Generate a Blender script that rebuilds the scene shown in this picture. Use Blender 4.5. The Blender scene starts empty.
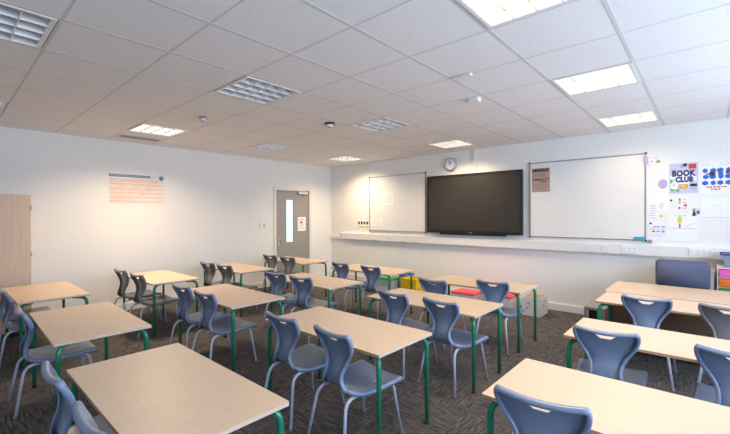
import bpy, bmesh, math, random
from mathutils import Vector, Matrix
random.seed(7)
C = bpy.context.scene.collection
PI = math.pi
LAMP, DAY, EXPO = 52, 96, 0.08
RX, RY, H = 8.7, -7.4, 2.615          # room: x 0..RX, y RY..0

# ------------------------------------------------------------------ materials
def mat(name, col, rough=0.5, metal=0.0, spec=0.5, noise=0.0, nscale=8.0, bump=0.0, bscale=200.0, emit=None, estr=0.0, stretch=None, coat=0.0):
    m = bpy.data.materials.new(name); m.use_nodes = True
    nt = m.node_tree; b = nt.nodes['Principled BSDF']
    b.inputs['Base Color'].default_value = (*col, 1)
    b.inputs['Roughness'].default_value = rough
    b.inputs['Metallic'].default_value = metal
    b.inputs['Specular IOR Level'].default_value = spec
    b.inputs['Coat Weight'].default_value = coat
    if emit:
        b.inputs['Emission Color'].default_value = (*emit, 1); b.inputs['Emission Strength'].default_value = estr
    tc = mp = None
    if noise or bump:
        tc = nt.nodes.new('ShaderNodeTexCoord'); mp = nt.nodes.new('ShaderNodeMapping')
        nt.links.new(tc.outputs['Object'], mp.inputs['Vector'])
        if stretch: mp.inputs['Scale'].default_value = stretch
    if noise:
        n = nt.nodes.new('ShaderNodeTexNoise'); n.inputs['Scale'].default_value = nscale; n.inputs['Detail'].default_value = 6
        nt.links.new(mp.outputs['Vector'], n.inputs['Vector'])
        r = nt.nodes.new('ShaderNodeValToRGB')
        r.color_ramp.elements[0].position = 0.3; r.color_ramp.elements[1].position = 0.7
        r.color_ramp.elements[0].color = (*[c * (1 - noise) for c in col], 1)
        r.color_ramp.elements[1].color = (*[min(1, c * (1 + noise)) for c in col], 1)
        nt.links.new(n.outputs['Fac'], r.inputs['Fac']); nt.links.new(r.outputs['Color'], b.inputs['Base Color'])
    if bump:
        n2 = nt.nodes.new('ShaderNodeTexNoise'); n2.inputs['Scale'].default_value = bscale; n2.inputs['Detail'].default_value = 3
        nt.links.new(tc.outputs['Object'], n2.inputs['Vector'])
        bp = nt.nodes.new('ShaderNodeBump'); bp.inputs['Strength'].default_value = bump; bp.inputs['Distance'].default_value = 0.004
        nt.links.new(n2.outputs['Fac'], bp.inputs['Height']); nt.links.new(bp.outputs['Normal'], b.inputs['Normal'])
    return m

M = {}
M['wall'] = mat('wall_paint', (.82, .80, .76), .75, noise=.012, nscale=1.5, bump=.08, bscale=260)
M['tile'] = mat('mineral_fibre_tile', (.88, .86, .85), .95, spec=.1, noise=.03, nscale=45, bump=.1, bscale=330)
M['tbar'] = mat('ceiling_bar_paint', (.70, .685, .68), .8, spec=.1)
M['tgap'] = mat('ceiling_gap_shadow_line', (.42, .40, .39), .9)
M['white'] = mat('white_plastic', (.80, .80, .80), .45, noise=.01, nscale=3)
M['offwhite'] = mat('trunking_plastic', (.79, .78, .765), .4, noise=.01, nscale=3)
M['skirt'] = mat('skirting_gloss', (.80, .79, .77), .35, noise=.01)
M['seam'] = mat('seam_grey', (.58, .58, .59), .7)
M['alu'] = mat('brushed_aluminium', (.62, .62, .63), .3, metal=1, noise=.04, nscale=30)
M['louvre'] = mat('louvre_aluminium', (.88, .88, .88), .33, metal=.6, noise=.03, nscale=20)
M['reflector'] = mat('white_reflector', (.85, .85, .84), .4)
M['fitting'] = mat('fitting_frame_paint', (.82, .81, .79), .4)
M['tube_on'] = mat('fluorescent_tube_lit', (.9, .9, .9), .3, emit=(1, .80, .55), estr=4.4)
M['tube_off'] = mat('fluorescent_tube_unlit', (.82, .84, .85), .25)
M['black'] = mat('black_plastic', (.012, .012, .013), .38, noise=.1, nscale=12)
M['screen'] = mat('display_glass', (.034, .031, .028), .34, spec=.5, noise=.05, nscale=2)
M['dark'] = mat('dark_rubber', (.03, .03, .03), .7)
M['green'] = mat('green_enamel_tube', (.006, .21, .11), .28, noise=.05, nscale=15, coat=.3)
M['shell'] = mat('blue_polypropylene', (.192, .25, .378), .28, noise=.04, nscale=10, bump=.08, bscale=900, coat=.25)
M['greyshell'] = mat('grey_polypropylene', (.20, .195, .205), .3, noise=.04, nscale=10, bump=.08, bscale=900, coat=.25)
M['cleg'] = mat('pale_blue_leg_enamel', (.50, .54, .66), .3, noise=.03, nscale=15, coat=.2)
M['cfoot'] = mat('leg_ferrule', (.20, .21, .25), .6)
M['door'] = mat('grey_door_laminate', (.32, .305, .285), .5, noise=.02, nscale=4)
M['frame'] = mat('door_frame_gloss', (.76, .72, .66), .4, noise=.01)
M['steel'] = mat('satin_steel', (.68, .66, .62), .3, metal=1, noise=.03)
M['closer'] = mat('closer_silver_paint', (.62, .59, .53), .4, metal=.3, noise=.03)
M['wbface'] = mat('whiteboard_enamel', (.80, .785, .76), .28, noise=.02, nscale=2.5)
M['wbframe'] = mat('whiteboard_frame', (.40, .40, .41), .35, metal=.8, noise=.03)
M['paper'] = mat('paper', (.85, .85, .85), .8, noise=.01)
M['paperwarm'] = mat('paper_cream', (.80, .74, .68), .8, noise=.02)
M['ink'] = mat('ink_black', (.03, .025, .025), .7)
M['inkgrey'] = mat('ink_grey', (.42, .41, .42), .8)
M['inkfaint'] = mat('ink_faint', (.48, .47, .49), .8)
M['navy'] = mat('ink_navy', (.025, .035, .16), .6)
M['blue'] = mat('ink_blue', (.03, .12, .55), .6, noise=.1, nscale=60)
M['red'] = mat('ink_red', (.62, .05, .05), .6)
M['peach'] = mat('ink_peach', (.72, .42, .30), .8, noise=.08, nscale=40)
M['peachlt'] = mat('ink_pale_peach', (.80, .62, .52), .8, noise=.06, nscale=25)
M['tealink'] = mat('ink_teal', (.08, .24, .32), .7, noise=.1, nscale=40)
M['lilac'] = mat('lilac_print', (.56, .56, .74), .7, noise=.05, nscale=30)
M['lilacbadge'] = mat('lilac_badge', (.50, .38, .62), .6, noise=.05, nscale=30)
M['violet'] = mat('ink_violet', (.30, .26, .66), .7)
M['orange'] = mat('orange_print', (.80, .30, .03), .6, noise=.05)
M['yellow'] = mat('yellow_print', (.85, .62, .03), .6)
M['lime'] = mat('lime_print', (.55, .66, .14), .7, noise=.2, nscale=80)
M['leafgreen'] = mat('green_print', (.12, .42, .16), .7)
M['crimson'] = mat('crimson_print', (.55, .06, .16), .7)
M['brownpaper'] = mat('brown_poster_paper', (.44, .31, .25), .8, noise=.1, nscale=25)
M['brownink'] = mat('brown_ink', (.30, .19, .15), .8)
M['tealfelt'] = mat('teal_eraser', (.03, .36, .48), .6, noise=.1, nscale=60)
M['pane'] = mat('frosted_pane', (.66, .78, .80), .35, emit=(.62, .80, .85), estr=.42)  # faint emission stands in for corridor light behind the glass
M['deskbrown'] = mat('brown_desk_panel', (.17, .105, .055), .45, noise=.15, nscale=6, stretch=(1, 1, 12))
M['office'] = mat('blue_grey_upholstery', (.10, .112, .18), .85, noise=.12, nscale=180, bump=.3, bscale=600)
M['pedestal'] = mat('beige_cupboard', (.50, .43, .36), .5, noise=.05, nscale=5)
M['magenta'] = mat('magenta_drawer', (.72, .11, .42), .35, noise=.08)
M['orangeplastic'] = mat('orange_drawer', (.80, .17, .01), .35, noise=.08)
M['greenplastic'] = mat('green_drawer', (.03, .30, .07), .35, noise=.08)
M['blueplastic'] = mat('blue_plastic', (.02, .16, .52), .35, noise=.08)
M['yellowplastic'] = mat('yellow_crate', (.80, .52, .005), .4, noise=.06)
M['tealplastic'] = mat('pale_teal_tub', (.38, .56, .58), .35, noise=.06)
M['redplastic'] = mat('red_lid', (.72, .07, .08), .4, noise=.06)
M['pinkwhite'] = mat('pink_white_plastic', (.78, .68, .73), .4, noise=.04)
M['greybox'] = mat('grey_metal_box', (.30, .29, .285), .45, noise=.08, nscale=10)
M['tub'] = mat('blue_grey_tub', (.20, .28, .36), .4, noise=.05)
M['clockrim'] = mat('clock_rim', (.50, .49, .48), .4, metal=.2, noise=.03)
M['card'] = mat('white_cardboard', (.74, .74, .76), .75, noise=.03, nscale=12)
M['cardbrown'] = mat('brown_cardboard', (.40, .25, .14), .85, noise=.1, nscale=20)

def wood(name, c1, c2, rough, axis_scale, sc=3.0):
    m = bpy.data.materials.new(name); m.use_nodes = True; nt = m.node_tree; b = nt.nodes['Principled BSDF']
    tc = nt.nodes.new('ShaderNodeTexCoord'); mp = nt.nodes.new('ShaderNodeMapping'); mp.inputs['Scale'].default_value = axis_scale
    n = nt.nodes.new('ShaderNodeTexNoise'); n.inputs['Scale'].default_value = sc; n.inputs['Detail'].default_value = 8; n.inputs['Distortion'].default_value = .6
    r = nt.nodes.new('ShaderNodeValToRGB'); r.color_ramp.elements[0].position = .32; r.color_ramp.elements[1].position = .68
    r.color_ramp.elements[0].color = (*c1, 1); r.color_ramp.elements[1].color = (*c2, 1)
    nt.links.new(tc.outputs['Object'], mp.inputs['Vector']); nt.links.new(mp.outputs['Vector'], n.inputs['Vector'])
    nt.links.new(n.outputs['Fac'], r.inputs['Fac']); nt.links.new(r.outputs['Color'], b.inputs['Base Color'])
    b.inputs['Roughness'].default_value = rough
    return m
M['beech'] = wood('beech_laminate', (.68, .50, .345), (.73, .548, .388), .36, (2, 22, 2))
M['mdf'] = wood('table_edge', (.40, .27, .15), (.50, .34, .20), .55, (2, 2, 20))
M['edgeband'] = wood('pale_edge_band', (.60, .47, .36), (.66, .52, .41), .5, (2, 2, 20))
M['cabwood'] = wood('cabinet_beech', (.58, .42, .30), (.65, .475, .345), .45, (3, 14, .8))

def carpet():
    m = bpy.data.materials.new('striated_carpet_tile'); m.use_nodes = True; nt = m.node_tree; b = nt.nodes['Principled BSDF']
    N = nt.nodes.new; L = nt.links.new
    tc = N('ShaderNodeTexCoord')
    def streak(scale, seed):
        mp = N('ShaderNodeMapping'); mp.inputs['Scale'].default_value = scale; mp.inputs['Location'].default_value = (seed, seed * 2, 0)
        L(tc.outputs['Object'], mp.inputs['Vector'])
        n = N('ShaderNodeTexNoise'); n.inputs['Scale'].default_value = 1.0; n.inputs['Detail'].default_value = 5; n.inputs['Roughness'].default_value = .7
        L(mp.outputs['Vector'], n.inputs['Vector']); return n
    a = streak((7, 70, 1), 1.3); c = streak((70, 7, 1), 4.7)
    ck = N('ShaderNodeTexChecker'); ck.inputs['Scale'].default_value = 2.0
    ck.inputs['Color1'].default_value = (0, 0, 0, 1); ck.inputs['Color2'].default_value = (1, 1, 1, 1)
    off = N('ShaderNodeMapping'); off.inputs['Location'].default_value = (.12, .2, .25)
    L(tc.outputs['Object'], off.inputs['Vector']); L(off.outputs['Vector'], ck.inputs['Vector'])
    mx = N('ShaderNodeMix'); mx.data_type = 'FLOAT'
    L(ck.outputs['Fac'], mx.inputs[0]); L(a.outputs['Fac'], mx.inputs[2]); L(c.outputs['Fac'], mx.inputs[3])
    r = N('ShaderNodeValToRGB'); e = r.color_ramp.elements
    e[0].position = .33; e[0].color = (.030, .027, .028, 1); e[1].position = .70; e[1].color = (.225, .205, .195, 1)
    mid = e.new(.5); mid.color = (.098, .089, .087, 1)
    L(mx.outputs[0], r.inputs['Fac']); L(r.outputs['Color'], b.inputs['Base Color'])
    b.inputs['Roughness'].default_value = .95; b.inputs['Specular IOR Level'].default_value = .15
    bp = N('ShaderNodeBump'); bp.inputs['Strength'].default_value = .5; bp.inputs['Distance'].default_value = .006
    L(mx.outputs[0], bp.inputs['Height']); L(bp.outputs['Normal'], b.inputs['Normal'])
    return m
M['carpet'] = carpet()

def glass():
    m = bpy.data.materials.new('window_glass'); m.use_nodes = True; nt = m.node_tree; nt.nodes.clear()
    o = nt.nodes.new('ShaderNodeOutputMaterial'); t = nt.nodes.new('ShaderNodeBsdfTransparent'); g = nt.nodes.new('ShaderNodeBsdfGlossy')
    g.inputs['Roughness'].default_value = .02; mx = nt.nodes.new('ShaderNodeMixShader'); mx.inputs[0].default_value = .06
    nt.links.new(t.outputs[0], mx.inputs[1]); nt.links.new(g.outputs[0], mx.inputs[2]); nt.links.new(mx.outputs[0], o.inputs[0])
    return m
M['glass'] = glass()

# ------------------------------------------------------------------ mesh helpers
def box(bm, x0, x1, y0, y1, z0, z1, mi=0, bevel=0.0, seg=2):
    r = bmesh.ops.create_cube(bm, size=1.0)
    vs = r['verts']
    for v in vs:
        v.co = Vector(((x0 + x1) / 2 + v.co.x * (x1 - x0), (y0 + y1) / 2 + v.co.y * (y1 - y0), (z0 + z1) / 2 + v.co.z * (z1 - z0)))
    fs = set(f for v in vs for f in v.link_faces)
    for f in fs: f.material_index = mi
    if bevel:
        es = set(e for v in vs for e in v.link_edges)
        bmesh.ops.bevel(bm, geom=list(es), offset=bevel, segments=seg, affect='EDGES', profile=.5, material=-1)
    return vs

def rbox(bm, x0, x1, y0, y1, z0, z1, axis, rad, mi=0, seg=5, edge=0.004):
    """box whose four edges along `axis` are rounded by rad"""
    vs = box(bm, x0, x1, y0, y1, z0, z1, mi)
    k = 'xyz'.index(axis)
    es = [e for e in set(e for v in vs for e in v.link_edges) if abs((e.verts[0].co - e.verts[1].co).normalized()[k]) > .99]
    r = bmesh.ops.bevel(bm, geom=es, offset=rad, segments=seg, affect='EDGES', profile=.5)
    return vs

def fillet(pts, rad, n=6):
    out = [Vector(pts[0])]
    for i in range(1, len(pts) - 1):
        p, a, b = Vector(pts[i]), Vector(pts[i - 1]), Vector(pts[i + 1])
        r = min(rad, (a - p).length * .49, (b - p).length * .49)
        s, e = p + (a - p).normalized() * r, p + (b - p).normalized() * r
        for k in range(n + 1):
            t = k / n; out.append((1 - t) ** 2 * s + 2 * t * (1 - t) * p + t * t * e)
    out.append(Vector(pts[-1])); return out

def tube(bm, pts, r, n=10, mi=0, cap=True):
    pts = [Vector(p) for p in pts]; rings = []
    prev = None
    for i, p in enumerate(pts):
        d = ((pts[i + 1] - p).normalized() if i < len(pts) - 1 else Vector((0, 0, 0))) + ((p - pts[i - 1]).normalized() if i else Vector((0, 0, 0)))
        d.normalize()
        if prev is None:
            u = d.orthogonal().normalized()
        else:
            u = (prev - d * prev.dot(d)).normalized()
        prev = u; w = d.cross(u)
        rings.append([bm.verts.new(p + r * (math.cos(2 * PI * k / n) * u + math.sin(2 * PI * k / n) * w)) for k in range(n)])
    for a, b in zip(rings, rings[1:]):
        for k in range(n):
            f = bm.faces.new((a[k], a[(k + 1) % n], b[(k + 1) % n], b[k])); f.smooth = True; f.material_index = mi
    if cap:
        bm.faces.new(rings[0][::-1]).material_index = mi; bm.faces.new(rings[-1]).material_index = mi

def disc(bm, c, r0, r1, depth, axis, n=28, mi=0):
    """closed cylinder/cone from c along axis (Vector)"""
    a = Vector(axis).normalized(); u = a.orthogonal().normalized(); w = a.cross(u); c = Vector(c)
    A = [bm.verts.new(c + r0 * (math.cos(2 * PI * k / n) * u + math.sin(2 * PI * k / n) * w)) for k in range(n)]
    B = [bm.verts.new(c + a * depth + r1 * (math.cos(2 * PI * k / n) * u + math.sin(2 * PI * k / n) * w)) for k in range(n)]
    for k in range(n):
        f = bm.faces.new((A[k], A[(k + 1) % n], B[(k + 1) % n], B[k])); f.smooth = True; f.material_index = mi
    bm.faces.new(A[::-1]).material_index = mi; bm.faces.new(B).material_index = mi

def obj(name, bm, mats, parent=None, loc=None, smooth=False):
    bmesh.ops.recalc_face_normals(bm, faces=bm.faces)
    me = bpy.data.meshes.new(name); bm.to_mesh(me); bm.free()
    for m in (mats if isinstance(mats, (list, tuple)) else [mats]): me.materials.append(m)
    if smooth:
        for p in me.polygons: p.use_smooth = True
    o = bpy.data.objects.new(name, me); C.objects.link(o)
    if parent: o.parent = parent
    if loc: o.location = loc
    return o
def B(): return bmesh.new()
def bx(name, m, parent, *a, **k):
    bm = B(); box(bm, *a, **k); return obj(name, bm, m, parent)
def thing(name, label, cat, loc=(0, 0, 0), rz=0, group=None):
    o = bpy.data.objects.new(name, None); C.objects.link(o); o.location = loc; o.rotation_euler = (0, 0, rz)
    o.empty_display_size = .1
    return tag(o, label, cat, group)
def tag(o, label, cat, group=None):
    o['label'] = label; o['category'] = cat
    if group: o['group'] = group
    return o
def struct(name, bm, m, parent=None):
    o = obj(name, bm, m, parent); o['kind'] = 'structure'; return o
def dup(root, label=None, loc=None, rz=None):
    r = root.copy(); C.objects.link(r)
    if label: r['label'] = label
    if loc is not None: r.location = loc
    if rz is not None: r.rotation_euler = (0, 0, rz)
    for ch in list(root.children):
        c = ch.copy(); C.objects.link(c); c.parent = r
        for g in list(ch.children):
            d = g.copy(); C.objects.link(d); d.parent = c
    return r
def text_into(bm, s, height, xform, mi, bold=0.0):
    cu = bpy.data.curves.new('t', 'FONT'); cu.body = s; cu.size = height; cu.align_x = 'CENTER'; cu.align_y = 'CENTER'; cu.extrude = .0004; cu.offset = bold
    cu.resolution_u = 3; cu.space_character = 1.08
    o = bpy.data.objects.new('t', cu); C.objects.link(o)
    bpy.context.view_layer.update()
    me = bpy.data.meshes.new_from_object(o.evaluated_get(bpy.context.evaluated_depsgraph_get()))
    me.transform(xform); n0 = len(bm.faces); bm.from_mesh(me); bm.faces.ensure_lookup_table()
    for f in bm.faces[n0:]: f.material_index = mi
    C.objects.unlink(o); bpy.data.objects.remove(o); bpy.data.meshes.remove(me)

# ------------------------------------------------------------------ room shell
bm = B(); box(bm, -.15, RX + .15, RY - .15, .15, -.1, 0); struct('floor', bm, M['carpet'])
bm = B()   # door wall with a doorway
D0, D1, DZ = -1.585, -.672, 2.005
box(bm, -.15, 0, RY, D0, 0, H + .2); box(bm, -.15, 0, D1, .15, 0, H + .2); box(bm, -.15, 0, D0, D1, DZ, H + .2)
struct('wall_left', bm, M['wall'])
bm = B(); box(bm, 0, RX, 0, .15, 0, H + .2); struct('wall_far', bm, M['wall'])
bm = B(); box(bm, -.15, RX + .15, RY - .15, RY, 0, H + .2); struct('wall_rear', bm, M['wall'])
WZ0, WZ1 = .95, 2.42
WY = [(-6.5, -4.9), (-4.6, -3.0), (-2.7, -1.3)]
bm = B()
box(bm, RX, RX + .15, RY, .15, 0, WZ0); box(bm, RX, RX + .15, RY, .15, WZ1, H + .2)
ys = [RY] + [v for w in WY for v in w] + [.15]
for i in range(0, len(ys), 2): box(bm, RX, RX + .15, ys[i], ys[i + 1], WZ0, WZ1)
struct('wall_right', bm, M['wall'])
for i, (a, b) in enumerate(WY):
    bm = B(); t = .05
    box(bm, RX + .03, RX + .10, a, b, WZ0, WZ0 + t); box(bm, RX + .03, RX + .10, a, b, WZ1 - t, WZ1)
    box(bm, RX + .03, RX + .10, a, a + t, WZ0 + t, WZ1 - t); box(bm, RX + .03, RX + .10, b - t, b, WZ0 + t, WZ1 - t)
    mid = (a + b) / 2; box(bm, RX + .03, RX + .10, mid - .03, mid + .03, WZ0 + t, WZ1 - t)
    w = struct('window_%d' % (i + 1), bm, M['white'])
    bm = B(); box(bm, RX + .06, RX + .066, a + t, b - t, WZ0 + t, WZ1 - t); struct('window_pane', bm, M['glass'], w)
    bm = B(); box(bm, RX - .06, RX + .03, a, b, WZ0 - .03, WZ0 - .001, bevel=.006); struct('window_sill', bm, M['white'], w)
# skirtings
bm = B(); box(bm, .001, RX, -.022, -.001, 0, .11, bevel=.005); struct('baseboard_far', bm, M['skirt'])
bm = B(); box(bm, .001, .02, RY, D0 - .08, 0, .11, bevel=.005); box(bm, .001, .02, D1 + .08, -.024, 0, .11, bevel=.005); struct('baseboard_left', bm, M['skirt'])
bm = B(); box(bm, RX - .02, RX - .001, RY, -.024, 0, .11, bevel=.005); struct('baseboard_right', bm, M['skirt'])

# ceiling: 600 mm lay-in tiles, fittings replace some cells
GX0, GY0, P = .3, -.4, .6
lights = []   # (ix, iy, lit)
LX = {0: 2, 1: 6, 2: 10}
for r, lit in enumerate([(1, 1, 1), (0, 0, 1), (1, 0, 1), (0, 0, None)]):
    for c in range(3):
        if lit[c] is not None: lights.append((LX[c], 1 + 3 * r, lit[c], c, r))
cells = {(l[0], l[1]) for l in lights}
xs = [0] + [GX0 + P * i for i in range(0, 15) if 0 < GX0 + P * i < RX] + [RX]
yv = [0] + [GY0 - P * j for j in range(0, 13) if GY0 - P * j > RY] + [RY]
bm = B()
for i in range(len(xs) - 1):
    for j in range(len(yv) - 1):
        if (i, j) in cells: continue
        g = .004
        box(bm, xs[i] + g, xs[i + 1] - g, yv[j + 1] + g, yv[j] - g, H, H + .02)
struct('ceiling', bm, M['tile'])
bm = B(); w = .0115
for x in xs[1:-1]:
    box(bm, x - w, x + w, RY, 0, H - .0010, H + .012)
for y in yv[1:-1]:
    for i in range(len(xs) - 1):
        box(bm, xs[i] + w, xs[i + 1] - w, y - w * .55, y + w * .55, H - .0008, H + .012)
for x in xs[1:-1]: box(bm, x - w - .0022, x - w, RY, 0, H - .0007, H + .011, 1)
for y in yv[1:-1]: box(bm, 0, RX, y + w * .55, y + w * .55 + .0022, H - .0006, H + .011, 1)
struct('trim_1', bm, [M['tbar'], M['tgap']])
bm = B(); box(bm, -.15, RX + .15, RY - .15, .15, H + .20, H + .30); struct('roof_slab', bm, M['tile'])
bm = B(); a = .022   # wall angle
box(bm, 0, RX, -a, 0, H - .004, H); box(bm, 0, a, RY, -a, H - .004, H); box(bm, RX - a, RX, RY, -a, H - .004, H)
struct('trim_2', bm, M['tbar'])

# ceiling light fittings (module 600 x 600, 4 tubes, 4 x 4 louvre)
rowname = ['nearest whiteboard wall', 'second row from whiteboards', 'third row from whiteboards', 'farthest row from whiteboards']
colname = ['door wall column', 'middle column', 'teacher desk column']
def light_fit(ix, iy, lit, c, r):
    x0, y1 = xs[ix], yv[iy]; cx, cy = x0 + .3, y1 - .3
    t = thing('ceiling_light', '%s louvred ceiling light, %s, %s' % ('lit' if lit else 'unlit', rowname[r], colname[c]), 'ceiling light', (cx, cy, H), 0,
              'recessed ceiling lights')
    s = .286
    bm = B()
    for (a, b, d, e) in ((-s, s, -s, -s + .02), (-s, s, s - .02, s), (-s, -s + .02, -s + .02, s - .02), (s - .02, s, -s + .02, s - .02)):
        box(bm, a, b, d, e, -.006, .012)
    obj('frame', bm, M['fitting'], t)
    bm = B(); q = s - .02       # tray: top and four sides
    box(bm, -q, q, -q, q, .105, .11)
    for (a, b, d, e) in ((-q, q, -q - .004, -q), (-q, q, q, q + .004), (-q - .004, -q, -q, q), (q, q + .004, -q, q)):
        box(bm, a, b, d, e, .012, .11)
    obj('reflector', bm, M['reflector'], t)
    bm = B()
    for k in range(5):
        p = -q + 2 * q * k / 4; hw = .003 if 0 < k < 4 else .002
        p = max(-q + hw, min(q - hw, p))
        for ax in (0, 1):                           # V section blades
            n = 12
            vs = []
            for (dw, z) in ((.0032, -.004), (hw * 2.4, .046)):
                for sg in (-1, 1):
                    for e in (-q, q):
                        co = (p + sg * dw, e, z) if ax == 0 else (e, p + sg * dw, z)
                        vs.append(bm.verts.new(co))
            b0m, b0p, b1m, b1p, t0m, t0p, t1m, t1p = vs
            for f in ((b0m, b0p, b1p, b1m), (t0m, t0p, t1p, t1m), (b0m, b0p, t0p, t0m), (b1m, b1p, t1p, t1m), (b0m, b1m, t1m, t0m), (b0p, b1p, t1p, t0p)):
                bm.faces.new(f)
    obj('louvre', bm, M['louvre'], t)
    for k in range(4):
        p = -q + 2 * q * (k + .5) / 4
        bm = B(); tube(bm, [(-q + .01, p, .075), (q - .01, p, .075)], .013, 8)
        obj('tube', bm, M['tube_on'] if lit else M['tube_off'], t)
    if lit:
        l = bpy.data.lights.new('fluorescent_light', 'AREA'); l.shape = 'SQUARE'; l.size = .5; l.color = (1, .775, .52); l.energy = LAMP * (1, 1, .25)[c] * (.55 if r == 0 else 1) * (.68 if r == 2 and c == 0 else 1); l.spread = math.radians(140)
        o = bpy.data.objects.new('fluorescent_light', l); C.objects.link(o); o.parent = t; o.location = (0, 0, -.012)
for l in lights: light_fit(*l)

# small ceiling things
t = thing('ceiling_vent', 'grey slatted ceiling vent beside lit light near door wall', 'vent', (.49, -4.29, H))
bm = B()
for (a, b, d, e) in ((-.1, .1, -.27, -.255), (-.1, .1, .255, .27), (-.1, -.088, -.255, .255), (.088, .1, -.255, .255)): box(bm, a, b, d, e, -.012, -.003)
obj('frame', bm, M['tbar'], t)
bm = B(); box(bm, -.088, .088, -.255, .255, -.0045, -.003); obj('backing', bm, M['dark'], t)
bm = B()
for k in range(4):
    x = -.066 + .044 * k; box(bm, x - .012, x + .012, -.255, .255, -.011, -.006)
obj('slats', bm, M['greybox'], t)
def detector(x, y, label, dark):
    t = thing('smoke_detector', label, 'detector', (x, y, H))
    k = 1 if dark else .72
    bm = B(); disc(bm, (0, 0, -.001), .062 * k, .062 * k, -.022, (0, 0, 1)); obj('base', bm, M['black'] if dark else M['greybox'], t)
    bm = B(); disc(bm, (0, 0, -.023), .05 * k, .036 * k, -.028, (0, 0, 1)); obj('head', bm, M['white'] if dark else M['tbar'], t)
    bm = B(); disc(bm, (0, 0, -.051), .014, .012, -.005, (0, 0, 1), 14); obj('sensor', bm, M['dark'], t)
detector(2.34, -4.22, 'small round grey ceiling detector nearer the door wall poster', False)
detector(3.2, -3.02, 'round white ceiling detector on a black base', True)
t = thing('ceiling_motion_sensor', 'small white boxy sensor on ceiling in front of display screen', 'sensor', (5.0, -2.74, H))
bm = B(); box(bm, -.05, .05, -.035, .035, -.04, .0003, bevel=.006); obj('body', bm, M['white'], t)
bm = B(); disc(bm, (-.052, -.01, -.022), .012, .008, .004, (-1, 0, 0), 12); obj('lens', bm, M['dark'], t)
t = thing('ceiling_clip', 'thin pale strip clip stuck along a ceiling tile joint', 'clip', (5.2, -3.4, H))
bm = B(); box(bm, -.09, .09, -.02, .02, -.016, -.003, bevel=.003); obj('body', bm, M['white'], t)
bm = B(); box(bm, -.09, .02, -.0235, -.0205, -.014, -.004); obj('edge', bm, M['seam'], t)

# ------------------------------------------------------------------ door
bm = B(); fw = .045
for (a, b, z0, z1) in ((D0 - fw, D0 + .012, 0, DZ + fw), (D1 - .012, D1 + fw, 0, DZ + fw), (D0 + .012, D1 - .012, DZ - .012, DZ + fw)):
    box(bm, -.15, .016, a, b, z0, z1)
struct('trim_3', bm, M['frame'])
g0, g1, gz0, gz1 = -1.325, -1.095, .87, 1.815
bm = B(); x0, x1 = -.052, -.010
box(bm, x0, x1, D0 + .016, g0, .006, DZ - .016); box(bm, x0, x1, g1, D1 - .016, .006, DZ - .016)
box(bm, x0, x1, g0, g1, .006, gz0); box(bm, x0, x1, g0, g1, gz1, DZ - .016)
dr = struct('door_1', bm, M['door'])
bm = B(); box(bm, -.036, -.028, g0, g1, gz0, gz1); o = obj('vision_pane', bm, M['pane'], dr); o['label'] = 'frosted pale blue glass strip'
bm = B(); b_ = .016
for (a, b, z0, z1) in ((g0, g0 + b_, gz0, gz1), (g1 - b_, g1, gz0, gz1), (g0 + b_, g1 - b_, gz0, gz0 + b_), (g0 + b_, g1 - b_, gz1 - b_, gz1)): box(bm, -.028, -.006, a, b, z0, z1)
obj('pane_bead', bm, M['greybox'], dr)
bm = B(); box(bm, -.010, -.003, -1.52, -1.475, .82, 1.0, bevel=.003); hp = obj('handle_plate', bm, M['steel'], dr)
bm = B(); tube(bm, fillet([(-.003, -1.497, .945), (.045, -1.497, .945), (.045, -1.385, .940)], .015), .010); obj('lever', bm, M['steel'], hp)
bm = B(); box(bm, -.010, .045, -1.01, -.75, 1.925, 1.985, bevel=.006); cl = obj('door_closer', bm, M['closer'], dr)
bm = B(); tube(bm, [(.03, -.95, 1.992), (.05, -.80, 1.999)], .008, 8); tube(bm, [(.05, -.80, 1.999), (.026, -.70, 2.015)], .008, 8); obj('arm', bm, M['closer'], cl)
for z in (1.80, 1.0, .22):
    bm = B(); tube(bm, [(-.002, -.684, z - .05), (-.002, -.684, z + .05)], .007, 8); obj('hinge', bm, M['steel'], dr)
bm = B(); box(bm, -.4, -.38, D0 - .3, D1 + .3, 0, 2.3); struct('wall_corridor', bm, M['wall'])
bm = B(); box(bm, -.0098, -.0085, -.998, -.772, 1.115, 1.424)
box(bm, -.0085, -.0078, -.93, -.865, 1.28, 1.325, 1); box(bm, -.0085, -.0078, -.955, -.83, 1.235, 1.25, 2); box(bm, -.0085, -.0078, -.95, -.82, 1.17, 1.182, 2); box(bm, -.0085, -.0078, -.955, -.81, 1.36, 1.375, 2)
tag(obj('notice', bm, [M['paper'], M['red'], M['inkfaint']]), 'white paper notice with a red mark on grey door', 'notice')
t = thing('light_switch', 'white double switch plate on wall beside grey door', 'switch', (0, -1.9, 1.257))
bm = B(); box(bm, .001, .012, -.08, .08, -.072, .072, bevel=.003); obj('plate', bm, M['offwhite'], t)
for s in (-1, 1):
    bm = B(); box(bm, .0125, .018, s * .035 - .022, s * .035 + .022, -.035, .035, bevel=.002); obj('rocker', bm, M['seam'] if s > 0 else M['white'], t)

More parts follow.
